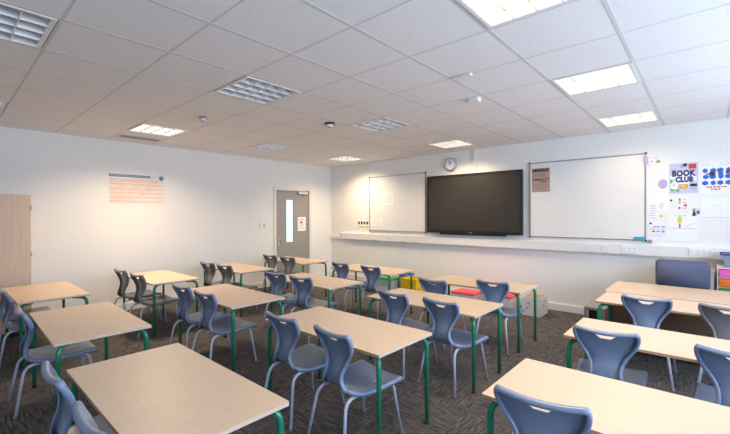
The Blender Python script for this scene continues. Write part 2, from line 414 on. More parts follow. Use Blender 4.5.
# poster on door wall (printed table)
bm = B(); y0, y1, z0, z1 = -4.57, -3.775, 1.655, 2.115
box(bm, .001, .003, y0, y1, z0, z1)
box(bm, .003, .0036, y0 + .005, y0 + .58, z1 - .05, z1 - .012, 1)
yy = y0 + .02
while yy < y0 + .55:
    wd = random.uniform(.02, .05); box(bm, .0036, .004, yy, yy + wd, z1 - .038, z1 - .024, 4); yy += wd + .012
disc(bm, (.003, y1 - .05, z1 - .04), .036, .036, .001, (1, 0, 0), 24, 1)
zz = z1 - .085
for k in range(11):
    if k % 2 == 0: box(bm, .003, .0034, y0 + .015, y1 - .03, zz - .026, zz + .004, 3)
    yy = y0 + .02
    while yy < y1 - .12 - .025 * k:
        wd = random.uniform(.03, .10); 
        if random.random() < .88: box(bm, .0034, .004, yy, min(yy + wd, y1 - .04), zz - .012, zz - .002, 2)
        yy += wd + .012
    zz -= .033
tag(obj('wall_chart', bm, [M['paperwarm'], M['tealink'], M['peach'], M['peachlt'], M['inkfaint']]), 'printed chart with peach rows and teal heading on door wall', 'poster')

# ------------------------------------------------------------------ far wall: boards, display, clock
def whiteboard(x0, x1, z0, z1, label):
    t = thing('whiteboard', label, 'whiteboard', ((x0 + x1) / 2, 0, z0), 0, 'wall whiteboards')
    w, h = (x1 - x0) / 2, z1 - z0
    bm = B(); box(bm, -w + .012, w - .012, -.022, -.001, .012, h - .012); obj('panel', bm, M['wbface'], t)
    bm = B(); f = .014
    for (a, b, c, d) in ((-w, w, 0, f), (-w, w, h - f, h), (-w, -w + f, f, h - f), (w - f, w, f, h - f)): box(bm, a, b, -.028, -.001, c, d)
    obj('frame', bm, M['wbframe'], t)
    for (a, c) in ((-w, 0), (w, 0), (-w, h), (w, h)):
        bm = B(); box(bm, a - .010, a + .010 , -.034, -.001, c - .012, c + .012, bevel=.004); obj('corner_cap', bm, M['black'], t)
    return t
whiteboard(1.24, 2.675, 1.125, 2.28, 'whiteboard between room corner and black display screen')
whiteboard(4.615, 6.11, 1.11, 2.275, 'large whiteboard right of the black display screen')
t = thing('display_screen', 'large black wall mounted display screen between two whiteboards', 'television', (3.635, 0, 1.13))
bm = B(); w, h = .885, 1.055
for (a, b, c, d) in ((-w, w, h - .034, h), (-w, w, 0, .055), (-w, -w + .034, .055, h - .034), (w - .034, w, .055, h - .034)): box(bm, a, b, -.092, -.03, c, d)
obj('bezel', bm, M['black'], t)
bm = B(); box(bm, -w + .034, w - .034, -.082, -.04, .055, h - .034); obj('screen', bm, M['screen'], t)
bm = B(); box(bm, -.7, .7, -.03, -.002, .2, h - .2); obj('wall_mount', bm, M['black'], t)
bm = B(); box(bm, -.028, .028, -.0945, -.0922, .012, .026); obj('badge', bm, M['alu'], t)
bm = B(); box(bm, -.62, .62, -.085, -.04, -.028, -.001, bevel=.004); obj('speaker_bar', bm, M['black'], t)
t = thing('wall_clock', 'round wall clock with grey rim above the black screen', 'clock', (3.215, 0, 2.385))
bm = B(); disc(bm, (0, -.003, 0), .122, .122, .035, (0, -1, 0), 36); disc(bm, (0, -.038, 0), .122, .104, .012, (0, -1, 0), 36); obj('case', bm, M['clockrim'], t)
bm = B(); disc(bm, (0, -.0502, 0), .098, .098, .001, (0, -1, 0), 36)
for k in range(12):
    a = k * PI / 6; c_, s_ = math.cos(a), math.sin(a)
    vs = []
    for (rr, ww) in ((.078, -.004), (.078, .004), (.092, .004), (.092, -.004)):
        vs.append(bm.verts.new((rr * s_ + ww * c_, -.0518, rr * c_ - ww * s_)))
    bm.faces.new(vs).material_index = 1
obj('dial', bm, [M['paper'], M['ink']], t)
for (ang, ln, wd) in ((25, .062, .0045), (-18, .085, .003)):
    bm = B(); box(bm, -wd, wd, -.0545, -.0525, -.01, ln); o = obj('hand', bm, M['ink'], t); o.rotation_euler = (0, math.radians(ang), 0)
bm = B(); box(bm, 3.65, 3.70, -.028, -.001, 2.187, H - .006, bevel=.003)
tag(obj('cable_conduit', bm, M['offwhite']), 'narrow white cable conduit from ceiling down to display screen', 'conduit')

# dado trunking with sockets
t = thing('dado_trunking', 'long white dado trunking with sockets along whiteboard wall', 'trunking', (.36, 0, .91))
X = lambda v: v - .36
bm = B(); box(bm, 0, RX - .42, -.055, -.001, .0, .145, bevel=.006); box(bm, 0, RX - .42, -.0562, -.0552, .012, .016, 1); obj('body', bm, [M['offwhite'], M['seam']], t)
bm = B(); box(bm, -.34, -.002, -.035, -.001, .0, .075, bevel=.004); obj('end_section', bm, M['offwhite'], t)
bm = B(); box(bm, -.004, .03, -.058, -.056, .02, .13); obj('end_cap', bm, M['seam'], t)
for jx in (2.6, 4.44, 6.23):
    bm = B(); box(bm, X(jx) - .012, X(jx) + .012, -.0585, -.0553, -.001, .146); obj('joint_cover', bm, M['offwhite'], t)
def socket(xc, wd, dark=False):
    bm = B(); box(bm, X(xc) - wd / 2, X(xc) + wd / 2, -.064, -.0565, .022, .125, bevel=.003)
    n = max(2, int(wd / .05))
    for k in range(n):
        px = X(xc) - wd / 2 + wd * (k + .5) / n
        box(bm, px - .011, px + .011, -.0652, -.0642, .085, .098, 1)
        box(bm, px - .004, px + .004, -.0652, -.0642, .05, .068, 1)
    s = obj('socket', bm, [M['white'], M['seam']], t)
    bm = B(); box(bm, X(xc) - wd / 2 - .004, X(xc) - wd / 2 + .002, -.0655, -.0567, .03, .12); obj('edge_seal', bm, M['seam'], s)
for xc, wd in ((5.47, .16), (5.66, .09), (5.93, .17), (6.66, .22)): socket(xc, wd)
bm = B(); disc(bm, (X(1.80), -.056, .085), .022, .020, .012, (0, -1, 0), 16); obj('cable_outlet', bm, M['seam'], t)
for xa, xb in ((1.35, 1.5), (2.1, 2.25)):
    bm = B(); box(bm, X(xa), X(xb), -.060, -.0562, .0, .022, bevel=.002); obj('clip', bm, M['inkgrey'], t)

# ------------------------------------------------------------------ paper and small things on the far wall
def sheet(name, x0, x1, z0, z1, m, label, cat, prints=(), texts=(), y=.0003, th=.0023, blobs=(), group=None):
    bm = B(); box(bm, x0, x1, y - th, y, z0, z1); mats = [m]
    def mi(mm):
        if mm not in mats: mats.append(mm)
        return mats.index(mm)
    f = y - th
    for k, (a, b, c, d, mm) in enumerate(prints): box(bm, x0 + a * (x1 - x0), x0 + b * (x1 - x0), f - .0006, f, z0 + c * (z1 - z0), z0 + d * (z1 - z0), mi(mm))
    for kb, (u, v, rx, rz, mm, n, lay) in enumerate(blobs):
        cx, cz = x0 + u * (x1 - x0), z0 + v * (z1 - z0)
        vs = []
        for k in range(n):
            a = 2 * PI * k / n; rr = 1 if n > 16 or n < 8 else (1.0 if k % 2 else .72)
            vs.append(bm.verts.new((cx + rx * rr * math.cos(a), f - .0007 - .0004 * lay - .00004 * kb, cz + rz * rr * math.sin(a))))
        bm.faces.new(vs).material_index = mi(mm)
    for (s, u, v, hh, mm, bold, sx) in texts:
        xf = Matrix.Translation((x0 + u * (x1 - x0), f - .0025, z0 + v * (z1 - z0))) @ Matrix.Rotation(PI / 2, 4, 'X') @ Matrix.Diagonal((sx, 1, 1, 1))
        text_into(bm, s, hh, xf, mi(mm), bold)
    return tag(obj(name, bm, mats), label, cat, group)
def lines(n, a, b, z0, z1, mm, fill=.45, rag=.25):
    out = []
    for k in range(n):
        zz = z1 - (z1 - z0) * (k + .5) / n; hh = (z1 - z0) / n * fill / 2
        x = a
        e = b - random.random() * rag * (b - a)
        while x < e:
            wd = random.uniform(.04, .13); out.append((x, min(x + wd, e), zz - hh, zz + hh, mm)); x += wd + .025
    return out
# old poster on the right whiteboard
sheet('poster', 4.65, 4.915, 1.815, 2.185, M['brownpaper'], 'brown text poster on top left of large whiteboard', 'poster',
      prints=lines(1, .04, .96, .84, .97, M['ink'], .9, 0) + lines(3, .08, .92, .58, .80, M['brownink'], .3) + lines(1, .03, .62, .47, .56, M['ink'], .8, 0) + [(.62, .95, .50, .56, M['crimson'])]
      + lines(1, .5, .85, .39, .46, M['ink'], .7, 0) + lines(4, .08, .92, .05, .34, M['brownink'], .25), y=-.0225)
# book club poster
sheet('poster', 6.35, 6.63, 1.725, 2.108, M['lilac'], 'lilac BOOK CLUB poster on wall right of the large whiteboard', 'poster',
      prints=[(.68, .94, .80, .96, M['red']), (.06, .25, .72, .83, M['peach']), (.35, .65, .16, .29, M['orange']), (.73, .97, .22, .31, M['ink']), (.40, .62, .86, .96, M['inkgrey']),
              (.50, .62, .90, .98, M['navy']), (.86, .95, .40, .55, M['paper']), (.04, .14, .42, .60, M['paper']), (.72, .95, .12, .18, M['inkfaint'])],
      blobs=[(.18, .27, .038, .05, M['paper'], 24, 1), (.17, .28, .014, .016, M['yellow'], 20, 2), (.30, .10, .02, .016, M['leafgreen'], 20, 1), (.12, .12, .022, .016, M['leafgreen'], 20, 0),
             (.08, .40, .016, .03, M['leafgreen'], 20, 0), (.5, .60, .115, .055, M['paper'], 28, 0), (.52, .44, .095, .05, M['paper'], 28, 0), (.5, .24, .03, .012, M['yellow'], 18, 2)],
      texts=[('BOOK', .5, .655, .098, M['navy'], .006, .76), ('CLUB', .53, .45, .088, M['navy'], .006, .74)])
# blue blob poster
bl = [(.14 + .235 * c + .02 * ((r + c) % 2), .70 - .19 * r, .029 + .004 * ((c + r) % 3), .033, M['blue'], 12 + 2 * ((c * r) % 2), 0) for r in range(3) for c in range(4)]
bl += [(.36, .60, .038, .034, M['navy'], 14, 1), (.62, .60, .030, .028, M['blue'], 14, 1), (.85, .63, .026, .026, M['navy'], 14, 1), (.16, .90, .036, .02, M['inkgrey'], 24, 0), (.16, .90, .033, .017, M['paper'], 24, 1),
       (.74, .90, .036, .02, M['inkgrey'], 24, 0), (.74, .90, .033, .017, M['paper'], 24, 1), (.22, .6, .012, .012, M['red'], 20, 2), (.9, .62, .012, .012, M['red'], 20, 2)]
sheet('poster', 6.655, 6.945, 1.715, 2.112, M['paper'], 'white poster covered with blue splodges beside the lilac poster', 'poster',
      prints=[(.12, .2, .89, .905, M['red']), (.7, .78, .89, .905, M['red'])] + lines(1, .18, .82, .17, .215, M['red'], .9, 0) + lines(1, .32, .62, .10, .145, M['red'], .9, 0), blobs=bl)
# backing sheets
sheet('paper_sheet', 6.135, 6.345, 1.50, 1.80, M['paper'], 'large blank white sheet with faint sketches under lilac badge', 'paper',
      prints=[(.1, .45, .62, .63, M['inkfaint']), (.5, .8, .2, .22, M['peachlt']), (.15, .5, .85, .87, M['peachlt'])], y=.0003, th=.0012)
bm = B(); disc(bm, (0, .0003, 0), .047, .045, .009, (0, -1, 0), 28)
for v in bm.verts: v.co.z *= 1.32
o = obj('badge', bm, M['lilacbadge'], None, (6.286, 0, 1.856)); tag(o, 'oval lilac badge left of the BOOK CLUB poster', 'badge')
sheet('photo_strip', 6.44, 6.53, 1.515, 1.675, M['paper'], 'small sheet of coloured squares above the tree drawing', 'paper',
      prints=[(.05, .28, .74, .93, M['brownink']), (.42, .9, .78, .93, M['peachlt']), (.05, .28, .50, .70, M['inkgrey']), (.45, .9, .5, .72, M['peachlt']), (.6, .95, .28, .45, M['red']), (.05, .25, .08, .25, M['navy']), (.45, .95, .05, .2, M['peachlt'])])
sheet('photo', 6.345, 6.395, 1.615, 1.665, M['paper'], 'small dark photo left of the coloured squares sheet', 'photo', blobs=[(.5, .5, .016, .016, M['ink'], 12, 0)])
sheet('photo', 6.575, 6.61, 1.44, 1.54, M['peachlt'], 'small photo of a dark shape, left one of a touching pair', 'photo', blobs=[(.55, .35, .016, .022, M['ink'], 14, 0), (.5, .72, .012, .02, M['brownink'], 18, 0)])
sheet('photo', 6.613, 6.65, 1.455, 1.53, M['lilac'], 'small photo of a dark shape, right one of a touching pair', 'photo', blobs=[(.5, .4, .016, .02, M['ink'], 14, 0)])
sheet('drawing', 6.332, 6.62, 1.275, 1.462, M['paper'], 'white drawing of a lime tree with red trunk', 'drawing',
      prints=[(.40, .46, .06, .36, M['crimson']), (.02, .98, .02, .045, M['inkfaint']), (.62, .74, .20, .23, M['inkgrey']), (.74, .84, .26, .29, M['inkgrey']), (.84, .95, .36, .39, M['inkgrey'])],
      blobs=[(.43, .62, .028, .05, M['lime'], 14, 0), (.44, .88, .022, .016, M['lime'], 14, 1), (.27, .88, .010, .008, M['leafgreen'], 12, 0), (.60, .90, .010, .010, M['leafgreen'], 12, 0), (.40, .46, .015, .02, M['yellow'], 14, 1)])
sheet('paper_sheet', 6.325, 6.625, 1.115, 1.268, M['paper'], 'blank white sheet under the tree drawing', 'paper', prints=[(.01, .99, .0, .02, M['inkfaint'])])
sheet('timetable', 6.143, 6.312, 1.125, 1.362, M['paper'], 'small timetable sheet with violet lines at whiteboard corner', 'paper',
      prints=[(.02, .16, .86, .96, M['ink']), (.25, .66, .69, .76, M['violet']), (.76, .97, .69, .77, M['violet']), (.02, .3, .57, .66, M['peachlt']), (.3, .97, .575, .60, M['violet']), (.2, .36, .43, .51, M['navy']), (.45, .66, .43, .51, M['violet']), (.76, .95, .42, .52, M['violet'])]
      + [(.05, .95, .2, .215, M['inkfaint']), (.05, .95, .3, .315, M['inkfaint'])])
sheet('drawing', 6.145, 6.225, 1.385, 1.60, M['paper'], 'faint pencil drawing sheet beside the large whiteboard edge', 'drawing',
      prints=lines(6, .05, .95, .05, .95, M['inkfaint'], .35), blobs=[(.5, .86, .012, .008, M['inkgrey'], 14, 0)])
sheet('drawing', 6.25, 6.30, 1.53, 1.61, M['paper'], 'tiny grey text sheet under the lilac badge', 'drawing', prints=lines(4, .05, .95, .05, .95, M['inkgrey'], .4))
sheet('drawing', 6.235, 6.30, 1.40, 1.475, M['paper'], 'tiny pale lime picture left of the tree drawing', 'drawing', blobs=[(.5, .5, .026, .024, M['lime'], 14, 0)])
sheet('paper_sheet', 6.665, 6.95, 1.42, 1.66, M['paper'], 'blank white sheet below the blue splodge poster', 'paper', prints=[(.02, .98, .0, .012, M['inkfaint']), (.25, .6, .6, .61, M['inkfaint'])])
sheet('label_card', 6.16, 6.185, 2.135, 2.185, M['paper'], 'tiny white card with blue dot at whiteboard top corner', 'card', blobs=[(.5, .5, .008, .012, M['blue'], 14, 0)])
sheet('label_card', 6.19, 6.262, 2.125, 2.205, M['paper'], 'small green and white card right of whiteboard top corner', 'card',
      prints=[(.42, .95, .12, .5, M['leafgreen']), (.42, .9, .5, .62, M['lime']), (.28, .42, .1, .4, M['crimson']), (.05, .7, .85, .97, M['inkgrey'])])
bm = B(); box(bm, -.02, .02, -.045, -.0279, -.045, .045, bevel=.006)
tag(obj('board_magnet', bm, M['lilacbadge'], None, (6.112, 0, 2.175)), 'lilac clip on the large whiteboard right frame', 'clip')
t = thing('board_eraser', 'teal board eraser at bottom right of large whiteboard', 'eraser', (6.04, 0, 1.135))
bm = B(); box(bm, -.058, .058, -.050, -.0292, -.026, .026, bevel=.008); obj('grip', bm, M['tealfelt'], t)
bm = B(); box(bm, -.056, .056, -.0291, -.0225, -.024, .024); obj('felt', bm, M['dark'], t)
bm = B(); disc(bm, (0, 0, 0), .024, .02, .024, (0, -1, 0), 20)
tag(obj('round_magnet', bm, M['greybox'], None, (6.152, -.0025, 1.102)), 'round grey magnet under the violet timetable sheet', 'magnet')
sheet('icon_sheet', .845, 1.205, 1.175, 1.375, M['paper'], 'white sheet with four dark icons by left whiteboard', 'paper',
      prints=[(.10 + .23 * k, .25 + .23 * k, .40, .72, M['ink']) for k in range(4)] + [(.08, .97, .04, .22, M['lime'])])
sheet('paper_sheet', .99, 1.205, 1.39, 1.60, M['paper'], 'pale sheet above the four icon sheet', 'paper', prints=[(.02, .98, .0, .02, M['inkfaint'])] + lines(3, .1, .9, .2, .8, M['inkfaint'], .2))
sheet('paper_sheet', 1.29, 1.60, 1.185, 1.40, M['paper'], 'pale worksheet on lower left of the smaller whiteboard', 'paper', prints=[(.03, .92, .10, .14, M['inkgrey'])] + lines(3, .1, .9, .3, .9, M['inkfaint'], .2), y=-.0225)
sheet('paper_sheet', 1.66, 1.90, 1.68, 1.93, M['paper'], 'faint sheet on the middle of the smaller whiteboard', 'paper', prints=lines(4, .1, .9, .15, .85, M['inkfaint'], .2), y=-.0225)

# ------------------------------------------------------------------ tall cabinet by door wall
t = thing('tall_cabinet', 'tall beech cupboard standing against door wall at left', 'cabinet', (.02, -6.06, 0))
bm = B(); box(bm, 0, .452, -.54, .54, .06, 1.727, bevel=.002); box(bm, 0, .42, -.53, .53, 0, .06, 1); obj('body', bm, [M['cabwood'], M['dark']], t)
for s in (-1, 1):
    bm = B(); box(bm, .454, .472, min(s * .002, s * .538), max(s * .002, s * .538), .065, 1.722, bevel=.0015); d = obj('door', bm, M['cabwood'], t)
    for z in (.42, 1.0, 1.57):
        bm = B(); tube(bm, [(.477, s * .541, z - .028), (.477, s * .541, z + .028)], .007, 8); obj('hinge', bm, M['steel'], d)
    bm = B(); tube(bm, fillet([(.472, s * .05, .95), (.50, s * .05, .95), (.50, s * .05, 1.10), (.472, s * .05, 1.10)], .015), .005, 8); obj('handle', bm, M['steel'], d)

# ------------------------------------------------------------------ pupil tables
TZ, TT = .64, .017
TL, TD = .593, .292
def make_table():
    t = thing('pupil_table', '', 'table', (0, 0, 0), 0, 'beech topped pupil tables with green legs')
    bm = B(); rbox(bm, -TL, TL, -TD, TD, TZ - TT, TZ, 'z', .010, 0, 4)
    bm.normal_update()
    for f in bm.faces: f.material_index = 0 if f.normal.z > .9 else (1 if abs(f.normal.y) > .8 or f.normal.z < -.9 else 2)
    obj('tabletop', bm, [M['beech'], M['mdf'], M['edgeband']], t)
    r = .0155; zt = TZ - TT - r - .001
    for sx in (-1, 1):
        for sy in (-1, 1):
            x, y = sx * (TL - .030), sy * (TD - .030)
            bm = B(); tube(bm, fillet([(x - sx * .10, y - sy * .10, zt), (x, y, zt), (x, y, .018)], .075, 8), r, 12)
            l = obj('leg', bm, M['green'], t)
            bm = B(); disc(bm, (x, y, 0), .0175, .0175, .018, (0, 0, 1), 14); obj('foot', bm, M['dark'], l)
    for s_ in (-1, 1):
        bm = B(); a, b = TL - .14, TD - .14
        box(bm, -a, a, s_ * b - .0125, s_ * b + .0125, TZ - TT - .026, TZ - TT - .001); box(bm, s_ * a - .0125, s_ * a + .0125, -b + .0126, b - .0126, TZ - TT - .026, TZ - TT - .001)
        obj('rail', bm, M['green'], t)
    return t
COLS = [1.20, 2.98, 4.70, 6.53]
ROWS = [-1.90, -3.09, -4.27, -5.51]
cn = ['first table from door wall', 'second table from door wall', 'third table from door wall', 'fourth table from door wall']
rn = ['front row under whiteboards', 'second row from whiteboards', 'third row from whiteboards', 'back row farthest from whiteboards']
tpos = {(0, 0): (1.03, -1.89), (0, 1): (2.88, -1.87), (0, 2): (4.66, -1.92), (0, 3): (6.51, -1.822),
        (1, 0): (1.13, -3.11), (1, 1): (2.965, -3.08), (1, 2): (4.72, -3.095), (1, 3): (6.57, -3.14),
        (2, 0): (1.15, -4.28), (2, 1): (2.955, -4.255), (2, 2): (4.685, -4.272), (2, 3): (6.53, -4.33),
        (3, 0): (1.24, -5.50), (3, 1): (2.995, -5.497), (3, 2): (4.74, -5.545)}
tab = make_table(); first = True
for (r, c), (x, y) in tpos.items():
    lab = 'beech table with green legs, %s, %s' % (cn[c], rn[r])
    if first: tab['label'] = lab; tab.location = (x, y, 0); first = False
    else: dup(tab, lab, (x, y, 0), -.022 if (r, c) == (3, 1) else 0)

# ------------------------------------------------------------------ pupil chairs
def catmull(P, n):
    out = []; P = [Vector(p) for p in P]
    Q = [2 * P[0] - P[1]] + P + [2 * P[-1] - P[-2]]
    for i in range(1, len(Q) - 2):
        for k in range(n):
            t = k / n; a, b, c, d = Q[i - 1], Q[i], Q[i + 1], Q[i + 2]
            out.append(.5 * ((2 * b) + (c - a) * t + (2 * a - 5 * b + 4 * c - d) * t * t + (3 * b - a - 3 * c + d) * t ** 3))
    out.append(P[-1]); return out
def shell_mesh():
    prof = [(.244, .366, .174), (.238, .379, .185), (.206, .386, .189), (.12, .383, .189), (.03, .378, .187), (-.06, .376, .181), (-.116, .379, .160), (-.156, .390, .130),
            (-.180, .413, .098), (-.187, .449, .074), (-.180, .495, .070), (-.167, .541, .082), (-.162, .588, .106), (-.170, .636, .136), (-.186, .678, .155), (-.203, .712, .162), (-.213, .735, .159)]
    rows = catmull(prof, 5); NT = 40
    bm = B(); G = []
    for i, (y, z, w) in enumerate(rows):
        b = max(0, min(1, (z - .40) / .12))            # how much "back" this row is
        row = []
        for j in range(NT + 1):
            t = -1 + 2 * j / NT
            yy = y + b * .016 * abs(t) ** 2.2
            zz = z + (1 - b) * .010 * (t * t - .3) * (1 if z < .40 else 0)
            if z > .64: zz += .010 * (z - .64) / .085 * (t * t - .5)
            row.append(bm.verts.new((t * w, yy, zz)))
        G.append(row)
    # crescent hand hole near the top
    for i in range(len(G) - 1):
        for j in range(NT):
            q = (G[i][j], G[i][j + 1], G[i + 1][j + 1], G[i + 1][j])
            c = sum((v.co for v in q), Vector()) / 4
            if abs(c.x) < .055 and .713 - .032 * math.sqrt(1 - (c.x / .055) ** 2) < c.z < .713: continue
            bm.faces.new(q).smooth = True
    # rolled rim: boundary loop turned to the back / underside
    NR = len(G) - 1
    loop = [G[0][j] for j in range(NT + 1)] + [G[i][NT] for i in range(1, NR + 1)] + [G[NR][j] for j in range(NT - 1, -1, -1)] + [G[i][0] for i in range(NR - 1, 0, -1)]
    def nrm(i, j):
        a = G[min(i + 1, NR)][j].co - G[max(i - 1, 0)][j].co; b = G[i][min(j + 1, NT)].co - G[i][max(j - 1, 0)].co
        return a.cross(b).normalized()          # towards the sitter / up
    idx = [(0, j) for j in range(NT + 1)] + [(i, NT) for i in range(1, NR + 1)] + [(NR, j) for j in range(NT - 1, -1, -1)] + [(i, 0) for i in range(NR - 1, 0, -1)]
    n = len(loop); rings = [loop]
    outs, nors = [], []
    for k in range(n):
        tg = (loop[(k + 1) % n].co - loop[k - 1].co).normalized(); N = nrm(*idx[k])
        o = tg.cross(N).normalized(); cen = G[idx[k][0]][NT // 2].co
        ref = loop[k].co - (G[NR // 2][NT // 2].co if idx[k][0] in (0, NR) else cen)
        if idx[k][0] == 0: ref = Vector((0, 1, 0)) + Vector((loop[k].co.x * 2, 0, 0))
        if idx[k][0] == NR: ref = Vector((loop[k].co.x * 2, 0, 1))
        if o.dot(ref) < 0: o = -o
        outs.append(o); nors.append(N)
    base = [v.co.copy() for v in loop]
    for (a, b) in ((.007, .0015), (.0125, .007), (.0145, .015), (.0125, .023), (.006, .028), (-.002, .027), (-.005, .020)):
        rings.append([bm.verts.new(base[k] + outs[k] * a - nors[k] * b) for k in range(n)])
    for A, R in zip(rings, rings[1:]):
        for k in range(n):
            bm.faces.new((A[k], A[(k + 1) % n], R[(k + 1) % n], R[k])).smooth = True
    bmesh.ops.recalc_face_normals(bm, faces=bm.faces)
    me = bpy.data.meshes.new('s'); bm.to_mesh(me); bm.free()
    o = bpy.data.objects.new('s', me); C.objects.link(o)
    sol = o.modifiers.new('s', 'SOLIDIFY'); sol.thickness = .005; sol.offset = 0
    bpy.context.view_layer.update()
    me2 = bpy.data.meshes.new_from_object(o.evaluated_get(bpy.context.evaluated_depsgraph_get()))
    C.objects.unlink(o); bpy.data.objects.remove(o)
    for p in me2.polygons: p.use_smooth = True
    me2.materials.clear(); me2.materials.append(M['shell']); me2.name = 'shell'
    return me2
def make_chair():
    t = thing('school_chair', '', 'chair', (0, 0, 0), 0, 'plastic school chairs')
    o = bpy.data.objects.new('shell', shell_mesh()); C.objects.link(o); o.parent = t
    r = .0105
    for s in (-1, 1):
        bm = B(); tube(bm, fillet([(s * .135, .02, .350), (s * .155, .185, .352), (s * .186, .235, .012)], .045, 6), r, 10)
        l = obj('leg', bm, M['cleg'], t)
        bm = B(); disc(bm, (s * .187, .237, 0), .0125, .012, .022, (0, 0, 1), 12); obj('foot', bm, M['cfoot'], l)
        bm = B(); tube(bm, fillet([(s * .135, .02, .350), (s * .140, -.205, .352), (s * .186, -.265, .012)], .07, 7), r, 10)
        l = obj('leg', bm, M['cleg'], t)
        bm = B(); disc(bm, (s * .187, -.267, 0), .0125, .012, .022, (0, 0, 1), 12); obj('foot', bm, M['cfoot'], l)
    bm = B(); tube(bm, [(-.135, .02, .350), (.135, .02, .350)], r, 8); tube(bm, [(-.138, -.10, .350), (.138, -.10, .350)], r * .8, 8); obj('seat_frame', bm, M['cleg'], t)
    return t
# (row, col, side) -> x, y of the back's top edge, turn in degrees
chairs = [
 (0, 0, 'L', .80, -2.28, 3), (0, 0, 'R', 1.31, -2.24, 6), (0, 1, 'L', 2.58, -2.24, -4), (0, 1, 'R', 3.18, -2.22, -1), (0, 2, 'L', 4.43, -2.62, 0), (0, 2, 'R', 4.98, -2.29, 3),
 (0, 3, 'L', 6.32, -2.21, 1), (0, 3, 'R', 6.84, -2.21, -4),
 (1, 0, 'L', .98, -3.53, 5), (1, 0, 'R', 1.46, -3.51, 5), (1, 1, 'L', 2.66, -3.46, 6), (1, 1, 'R', 3.16, -3.46, 6), (1, 2, 'L', 4.53, -3.44, -5), (1, 2, 'R', 5.035, -3.44, -5),
 (1, 3, 'L', 6.24, -3.49, 4), (1, 3, 'R', 6.84, -3.50, -4),
 (2, 0, 'L', .87, -4.67, 4), (2, 0, 'R', 1.46, -4.65, 4), (2, 1, 'L', 2.69, -4.60, 3), (2, 1, 'R', 3.19, -4.62, 3), (2, 2, 'L', 4.43, -4.65, -1), (2, 2, 'R', 4.96, -4.63, -6),
 (2, 3, 'L', 6.22, -4.68, 5),
 (3, 0, 'L', 1.05, -5.86, 0), (3, 0, 'R', 1.57, -5.86, 0), (3, 1, 'O', 2.80, -5.87, 0), (3, 2, 'L', 4.45, -5.94, 0), (3, 2, 'R', 5.065, -5.935, 0)]
side = {'L': 'left place', 'R': 'right place', 'O': 'only chair'}
ch = make_chair(); first = True
shell_part = [k for k in ch.children if k.name.startswith('shell')][0]; grey_shell = shell_part.data.copy(); grey_shell.materials[0] = M['greyshell']
GREY = {(0, 0), (1, 0), (2, 0)}
for (r, c, s, x, y, ang) in chairs:
    a = math.radians(ang)
    edge = tpos[(r, c)][1] - TD
    y = min(y, edge - .074 - .16 * abs(math.sin(a)))
    loc = (x - .21 * math.sin(a), y + .21 * math.cos(a), 0)
    gr = (r, c) in GREY or (r, c, s) == (0, 3, 'R')
    lab = '%s plastic chair, %s, %s, %s' % ('grey' if gr else 'blue', side[s], cn[c], rn[r].replace('farthest from', 'far from'))
    if first:
        ch['label'] = lab; ch.location = loc; ch.rotation_euler = (0, 0, a); first = False
        blue_shell = shell_part.data; shell_part.data = grey_shell
    else:
        d = dup(ch, lab, loc, a)
        if not gr:
            for k in d.children:
                if k.name.startswith('shell'): k.data = blue_shell

# ------------------------------------------------------------------ teacher's corner
t = thing('teacher_desk', 'long beech teacher desk with brown front panel by right whiteboard', 'desk', (6.64, -1.10, 0))
bm = B(); rbox(bm, -.75, .75, -.405, .405, TZ - .025, TZ, 'z', .01, 0, 4); bm.normal_update()
for f in bm.faces: f.material_index = 0 if f.normal.z > .9 else 1
obj('desktop', bm, [M['beech'], M['mdf']], t)
bm = B(); box(bm, -.70, .70, -.335, -.315, .06, TZ - .026); obj('front_panel', bm, M['deskbrown'], t)
for s in (-1, 1):
    bm = B(); box(bm, s * .715 - .0125, s * .715 + .0125, -.36, .38, 0, TZ - .026, bevel=.002); obj('side_panel', bm, M['deskbrown'], t)
t = thing('office_chair', 'blue grey office chair behind the teacher desk', 'office chair', (6.50, -.66, 0))
bm = B(); rbox(bm, -.245, .245, .055, .115, .615, .93, 'y', .045, 0, 6); bmesh.ops.bevel(bm, geom=[e for e in bm.edges if len(e.link_faces) == 2 and e.calc_face_angle(0) > 1.2], offset=.018, segments=4, affect='EDGES')
obj('backrest', bm, M['office'], t, smooth=True)
bm = B(); rbox(bm, -.24, .24, -.40, .06, .40, .47, 'z', .06, 0, 6); bmesh.ops.bevel(bm, geom=[e for e in bm.edges if len(e.link_faces) == 2 and e.calc_face_angle(0) > 1.2], offset=.018, segments=4, affect='EDGES')
obj('seat', bm, M['office'], t, smooth=True)
bm = B(); tube(bm, fillet([(0, -.15, .39), (0, .13, .39), (0, .125, .70)], .05), .016, 8); obj('back_bar', bm, M['black'], t)
bm = B(); tube(bm, [(0, -.15, .10), (0, -.15, .40)], .025, 12); obj('column', bm, M['black'], t)
for k in range(5):
    a = 2 * PI * k / 5 + .3; ex, ey = .26 * math.cos(a), -.15 + .26 * math.sin(a)
    bm = B(); tube(bm, [(0, -.15, .11), (ex, ey, .075)], .016, 8); b_ = obj('base_arm', bm, M['black'], t)
    bm = B(); disc(bm, (ex - .014 * math.sin(a), ey + .014 * math.cos(a), .029), .028, .028, .028, (math.sin(a), -math.cos(a), 0), 14); tube(bm, [(ex, ey, .03), (ex, ey, .075)], .007, 8); obj('caster', bm, M['dark'], b_)
t = thing('low_cupboard', 'low beige cupboard against wall behind office chair', 'cupboard', (6.54, -.24, 0))
bm = B(); box(bm, -.235, .235, -.19, .21, .04, .80); box(bm, -.225, .225, -.18, .20, 0, .04); box(bm, -.242, .242, -.20, .21, .80, .82, bevel=.003); obj('carcass', bm, M['pedestal'], t)
